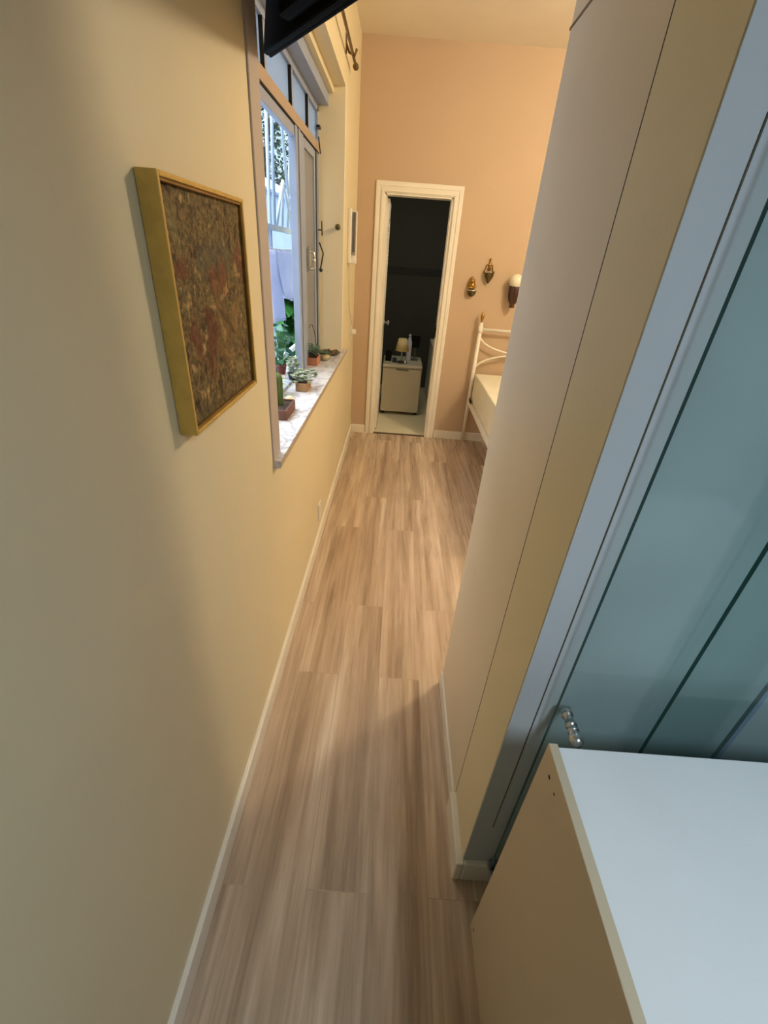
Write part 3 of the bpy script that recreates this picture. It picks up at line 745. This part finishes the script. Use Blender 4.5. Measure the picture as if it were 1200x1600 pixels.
MB().box(XL, XL+.009, 2.33, 2.41, .15, .265, bevel=.003).build('plate', M['white_plastic'], ou)
bx(XL+.008, XL+.011, 2.35, 2.39, .18, .235, bevel=.002).build('socket', M['white_plastic'], ou)

# ------------------------------------------------------------------ glass panes and knob on the closet
def pane(name, x0, x1, y, z0, z1, rad, label, th=.008):
    m = MB(); pts = []
    def arc(cx, cz, a0, a1):
        for k in range(9):
            a = a0+(a1-a0)*k/8; pts.append((cx+rad*math.cos(a), cz+rad*math.sin(a)))
    pts.append((x0, z0)); pts.append((x1, z0)); arc(x1-rad, z1-rad, 0, PI/2); arc(x0+rad, z1-rad, PI/2, PI)
    fr = [m.bm.verts.new((p[0], y, p[1])) for p in pts]; bk = [m.bm.verts.new((p[0], y+th, p[1])) for p in pts]
    m.bm.faces.new(fr); m.bm.faces.new(list(reversed(bk)))
    n = len(pts)
    for i in range(n):
        f = m.bm.faces.new((fr[i], bk[i], bk[(i+1) % n], fr[(i+1) % n])); f.material_index = 1
    o = m.build(name, [M['glass_teal'], M['edge_teal']])
    return o
t = thing('glass_door', 'green tinted glass pane with a chrome knob, nearest the jamb', 'glass door', (.5, .585, .12))
g = pane('glass_pane', .384, .76, .578, .12, 1.775, .012, ''); 
g.parent = t; g.location = Vector(g.location)-Vector(t.location)
kb = MB().lathe([(.0, -.012), (.012, -.012), (.012, .003), (.009, .005), (.009, .02), (.0115, .021), (.0115, .026), (.009, .027), (.009, .032), (.0115, .033), (.0115, .038), (.009, .039), (.012, .045), (.0135, .053), (.012, .061), (.007, .066), (0, .067)], (.408, .578, .835), 24, 'Y')
kb.build('knob', M['chrome'], t)
t2 = thing('glass_door', 'green tinted glass pane overlapping the first, with a dark polished edge', 'glass door', (1.0, .56, .12))
g = pane('glass_pane', .578, 1.5, .556, .12, 1.775, .012, '')
g.parent = t2; g.location = Vector(g.location)-Vector(t2.location)
struct('trim_7', bx(.384, 1.6, .553, .604, .098, .12, bevel=.002), M['alu'], 'metal floor rail carrying the two glass panes', cat='trim')
struct('trim_9', bx(.3625, .3645, .6065, .609, .3, 1.772), M['stem'], 'thin upright strip painted in as the reflection of the glass pane edge on the white wall', cat='trim')  # strip added as the reflected line of the pane edge
struct('trim_8', bx(.79, .80, .600, .6075, .12, 2.2), M['alu_paint'], 'faint upright joint behind the second glass pane', cat='trim')

# ------------------------------------------------------------------ cabinet
CX, CY0, CY1, CZ = .336, -.45, .492, .868
cb = thing('white_cabinet', 'white laminate cabinet in front of the glass panes, seen from above', 'cabinet', (.8, 0, 0))
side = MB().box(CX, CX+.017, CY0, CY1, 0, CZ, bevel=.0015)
sp = side.build('side_panel', M['side_bounce'], cb)
MB().box(CX+1.0, CX+1.017, CY0, CY1, 0, CZ, bevel=.0015).build('side_panel', M['laminate'], cb)
MB().box(CX+.017, CX+1.0, CY0, CY1-.003, CZ-.024, CZ-.006, bevel=.0015).build('top_panel', M['laminate'], cb)
MB().box(CX+.017, CX+1.0, CY1-.012, CY1-.006, .06, CZ-.024).build('back_panel', M['laminate'], cb)
MB().box(CX+.017, CX+1.0, CY0+.02, CY1-.012, .06, .078).build('bottom_panel', M['laminate'], cb)
for k in range(2):
    d = MB().box(CX+.02+k*.49, CX+.505+k*.49, CY0-.02, CY0-.002, .06, CZ-.03, bevel=.002).build('door', M['laminate'], cb)
    MB().tube([(CX+.47+k*.08, CY0-.045, .5), (CX+.47+k*.08, CY0-.045, .62)], .005, 8).tube([(CX+.47+k*.08, CY0-.045, .51), (CX+.47+k*.08, CY0-.018, .51)], .004, 8).tube([(CX+.47+k*.08, CY0-.045, .61), (CX+.47+k*.08, CY0-.018, .61)], .004, 8).build('handle', M['chrome'], d)
for (y, z, r) in ((.452, .828, .0042), (.423, .828, .0028), (.47, .035, .004)):
    MB().lathe([(0, -.0003), (r, -.0003), (r, .0004), (0, .0004)], (CX, y, z), 10, 'X').build('screw_hole', M['black'], sp)

# ------------------------------------------------------------------ bed
BX0, BX1, BY0, BY1 = .765, 1.72, 2.35, 4.32
bd = thing('metal_bed', 'white metal bed with brass finials against the peach wall', 'bed', ((BX0+BX1)/2, 3.3, 0))
r0 = .0165
for x in (BX0, BX1):
    for y, top in ((BY1, 1.15), (BY0, .80)):
        p = MB().tube([(x, y, 0), (x, y, top)], r0, 14).lathe([(r0, -.03), (r0+.006, -.025), (r0+.006, .025), (r0, .03)], (x, y, top-.06), 14).build('post', M['metal_white'], bd)
        MB().lathe([(.0, 0), (.009, 0), (.006, .012), (.012, .022), (.018, .045), (.015, .065), (.006, .085), (0, .09)], (x, y, top), 14).build('finial', M['brass'], p)
for y, top in ((BY1, 1.09), (BY0, .74)):
    MB().tube([(BX0, y, top), (BX1, y, top)], .0135, 12).build('top_rail', M['metal_white'], bd)
cxm = (BX0+BX1)/2; hw = (BX1-BX0)/2
def arcs(y, zt, zb, nm):
    zm = (zt+zb)/2
    up = [(cxm-hw*math.cos(PI*k/24), y, zt-.01-(zt-zm-.01)*math.sin(PI*k/24)**.85) for k in range(25)]
    dn = [(cxm-hw*math.cos(PI*k/24), y, zb+.01+(zm-zb-.01)*math.sin(PI*k/24)**.85) for k in range(25)]
    MB().tube(up, .008, 8).build(nm, M['metal_white'], bd)
    MB().tube(dn, .008, 8).build(nm, M['metal_white'], bd)
arcs(BY1, 1.08, .70, 'scroll_bar'); arcs(BY0, .74, .46, 'scroll_bar')
for y in (BY0, BY1): MB().tube([(BX0, y, .43), (BX1, y, .43)], .011, 10).build('cross_rail', M['metal_white'], bd)
for x in (BX0, BX1):
    bx(x-.006, x+.028 if x == BX0 else x+.006, BY0, BY1, .40, .435, bevel=.003).build('side_rail', M['metal_white'], bd)
for x in (BX0, BX1):
    bx(x-.004, x+.004, BY1-.12, BY1-.03, .44, .47).build('rail_hook', M['dark_metal'], bd)
mt = MB().box(BX0+.018, BX1-.018, BY0+.03, BY1-.01, .437, .70, bevel=.012, seg=3)
mt = mt.build('mattress', M['fabric_white']); tag(mt, 'thick mattress in cream bedding on the white metal bed', 'mattress')
for f in mt.data.polygons: f.use_smooth = True

# ------------------------------------------------------------------ ornaments on the peach wall
def wy(d): return YF-d
# left: small gilded figure over a dark half bowl
o = thing('wall_ornament', 'small gilded figure on a dark half-bowl holder, the ornament nearest the doorway', 'ornament', (.636, YF, 1.36))
MB().lathe([(0, -.052), (.012, -.05), (.028, -.038), (.038, -.018), (.041, 0), (.038, .002), (0, .002)], (.640, YF-.03, 1.40), 22, squash=.7).build('half_bowl', M['brass_dark'], o)
MB().lathe([(.0405, -.004), (.043, 0), (.0405, .004)], (.640, YF-.03, 1.40), 22, squash=.7).build('rim', M['chrome'], o)
m = MB().ball((.636, YF-.03, 1.435), .027, 1, .8, 1.1).ball((.632, YF-.032, 1.472), .021, 1, .9, 1).ball((.655, YF-.045, 1.43), .012, 1.5, 1, .8).ball((.62, YF-.045, 1.42), .012, 1.4, 1, .8)
m.lathe([(.03, 0), (.034, .04), (.026, .085), (.008, .11), (.0, .112)], (.632, YF-.014, 1.395), 16, squash=.35)
m.build('figure', M['brass'], o)
# middle: brass pointed bowl with pierced crown back
o = thing('wall_ornament', 'pointed brass wall cup with an openwork crown back, between figure and sconce', 'ornament', (.772, YF, 1.47))
c = (.768, YF-.034, 1.52)
MB().lathe([(0, -.06), (.006, -.056), (.022, -.03), (.036, -.006), (.04, .018), (.043, .022), (.04, .024), (0, .022)], c, 22, squash=.8).build('cup', M['brass_dark'], o)
m = MB(); bxx = .765
m.tube([(bxx-.038, YF-.012, 1.535), (bxx-.036, YF-.01, 1.56), (bxx-.026, YF-.01, 1.585), (bxx-.030, YF-.01, 1.60), (bxx-.012, YF-.01, 1.605), (bxx-.006, YF-.01, 1.62)], .0045, 8)
m.tube([(bxx+.038, YF-.012, 1.535), (bxx+.036, YF-.01, 1.56), (bxx+.026, YF-.01, 1.585), (bxx+.030, YF-.01, 1.60), (bxx+.012, YF-.01, 1.605), (bxx+.006, YF-.01, 1.62)], .0045, 8)
m.tube([(bxx, YF-.01, 1.56), (bxx, YF-.01, 1.64)], [.010, .005], 8).ball((bxx, YF-.01, 1.645), .009).ball((bxx, YF-.01, 1.575), .014, 1, .5, 1.2)
m.tube([(bxx-.042, YF-.012, 1.545), (bxx-.048, YF-.02, 1.555)], .004, 6).tube([(bxx+.042, YF-.012, 1.545), (bxx+.048, YF-.02, 1.555)], .004, 6)
m.build('crown_back', M['brass'], o)
# right: opal globe sconce on dark carved wood
o = thing('wall_sconce', 'wall sconce with opal globe on a dark carved wooden bracket above the bed', 'sconce', (1.0, YF, 1.30))
c = (1.005, YF-.07, 1.40)
MB().lathe([(0, -.115), (.022, -.112), (.026, -.10), (.018, -.09), (.03, -.075), (.036, -.055), (.040, -.02), (.046, .02), (.052, .055), (.046, .06), (0, .05)], c, 20).lathe([(0, -.02), (.03, -.018), (.034, 0), (0, 0)], (1.005, YF, 1.38), 16, 'Y').box(.99, 1.02, YF-.07, YF-.015, 1.36, 1.39, bevel=.004).build('bracket', M['dark_wood'], o)
m = MB()
for k in range(8):
    u = k*PI/4; m.tube([(c[0]+.03*math.cos(u), c[1]+.03*math.sin(u), c[2]-.07), (c[0]+.043*math.cos(u), c[1]+.043*math.sin(u), c[2]-.02), (c[0]+.051*math.cos(u), c[1]+.051*math.sin(u), c[2]+.05)], [.004, .007, .004], 6)
m.build('carved_leaf', M['dark_wood'], o)
MB().ball((1.005, YF-.07, 1.495), .062, 1, 1, .95, 24).build('globe', M['globe'], o)

# ------------------------------------------------------------------ light
def light(name, typ, loc, energy, col, **k):
    L = bpy.data.lights.new(name, typ); L.energy = energy; L.color = col
    for a, b in k.items():
        if a != 'rot': setattr(L, a, b)
    o = bpy.data.objects.new(name, L); COL.objects.link(o); o.location = loc
    if 'rot' in k: o.rotation_euler = k['rot']
    return o
light('bedroom_lamp', 'POINT', (1.75, 2.49, 2.72), 102, (1, .835, .60), shadow_soft_size=.13)
light('study_lamp', 'AREA', (.74, -.68, 2.3), 13.5, (.68, .84, 1), shape='RECTANGLE', size=.3, size_y=.5, rot=(math.radians(16), math.radians(8), 0), spread=math.radians(135))

light('utility_fill', 'AREA', (.1, 4.72, 2.6), 8, (1, .94, .78), shape='SQUARE', size=.5)  # unseen fill light added to brighten the fridge and small room

W = bpy.data.worlds.new('sky'); SC.world = W; W.use_nodes = True
nt = W.node_tree; bg = nt.nodes['Background']
tc = nt.nodes.new('ShaderNodeTexCoord'); sp_ = nt.nodes.new('ShaderNodeSeparateXYZ'); nt.links.new(tc.outputs['Generated'], sp_.inputs[0])
rp = nt.nodes.new('ShaderNodeValToRGB'); nt.links.new(sp_.outputs['Z'], rp.inputs['Fac'])
rp.color_ramp.elements[0].color = (.09, .125, .15, 1); rp.color_ramp.elements[1].color = (.8, .9, 1, 1); rp.color_ramp.elements[0].position = .3; rp.color_ramp.elements[1].position = .8; e3 = rp.color_ramp.elements.new(.97); e3.color = (1.15, 1.2, 1.3, 1)
nt.links.new(rp.outputs['Color'], bg.inputs['Color']); bg.inputs['Strength'].default_value = 8.0

# ------------------------------------------------------------------ camera
cam = bpy.data.cameras.new('camera'); co = bpy.data.objects.new('camera', cam); COL.objects.link(co)
R = ((.99717317, .03511617, .06642679), (.07506622, -.50412892, -.86035986), (.00327513, .86291418, -.50533987))
mw = Matrix(((R[0][0], -R[1][0], -R[2][0], 0), (R[0][1], -R[1][1], -R[2][1], 0), (R[0][2], -R[1][2], -R[2][2], 1.62), (0, 0, 0, 1)))
co.matrix_world = mw
cam.sensor_fit = 'HORIZONTAL'; cam.sensor_width = 36; cam.lens = 685.0/1200*36; cam.clip_start = .02; cam.clip_end = 200
SC.camera = co
SC.view_settings.view_transform = 'Standard'; SC.view_settings.look = 'None'; SC.view_settings.gamma = 1
SC.view_settings.exposure = 0; SC.view_settings.use_curve_mapping = False
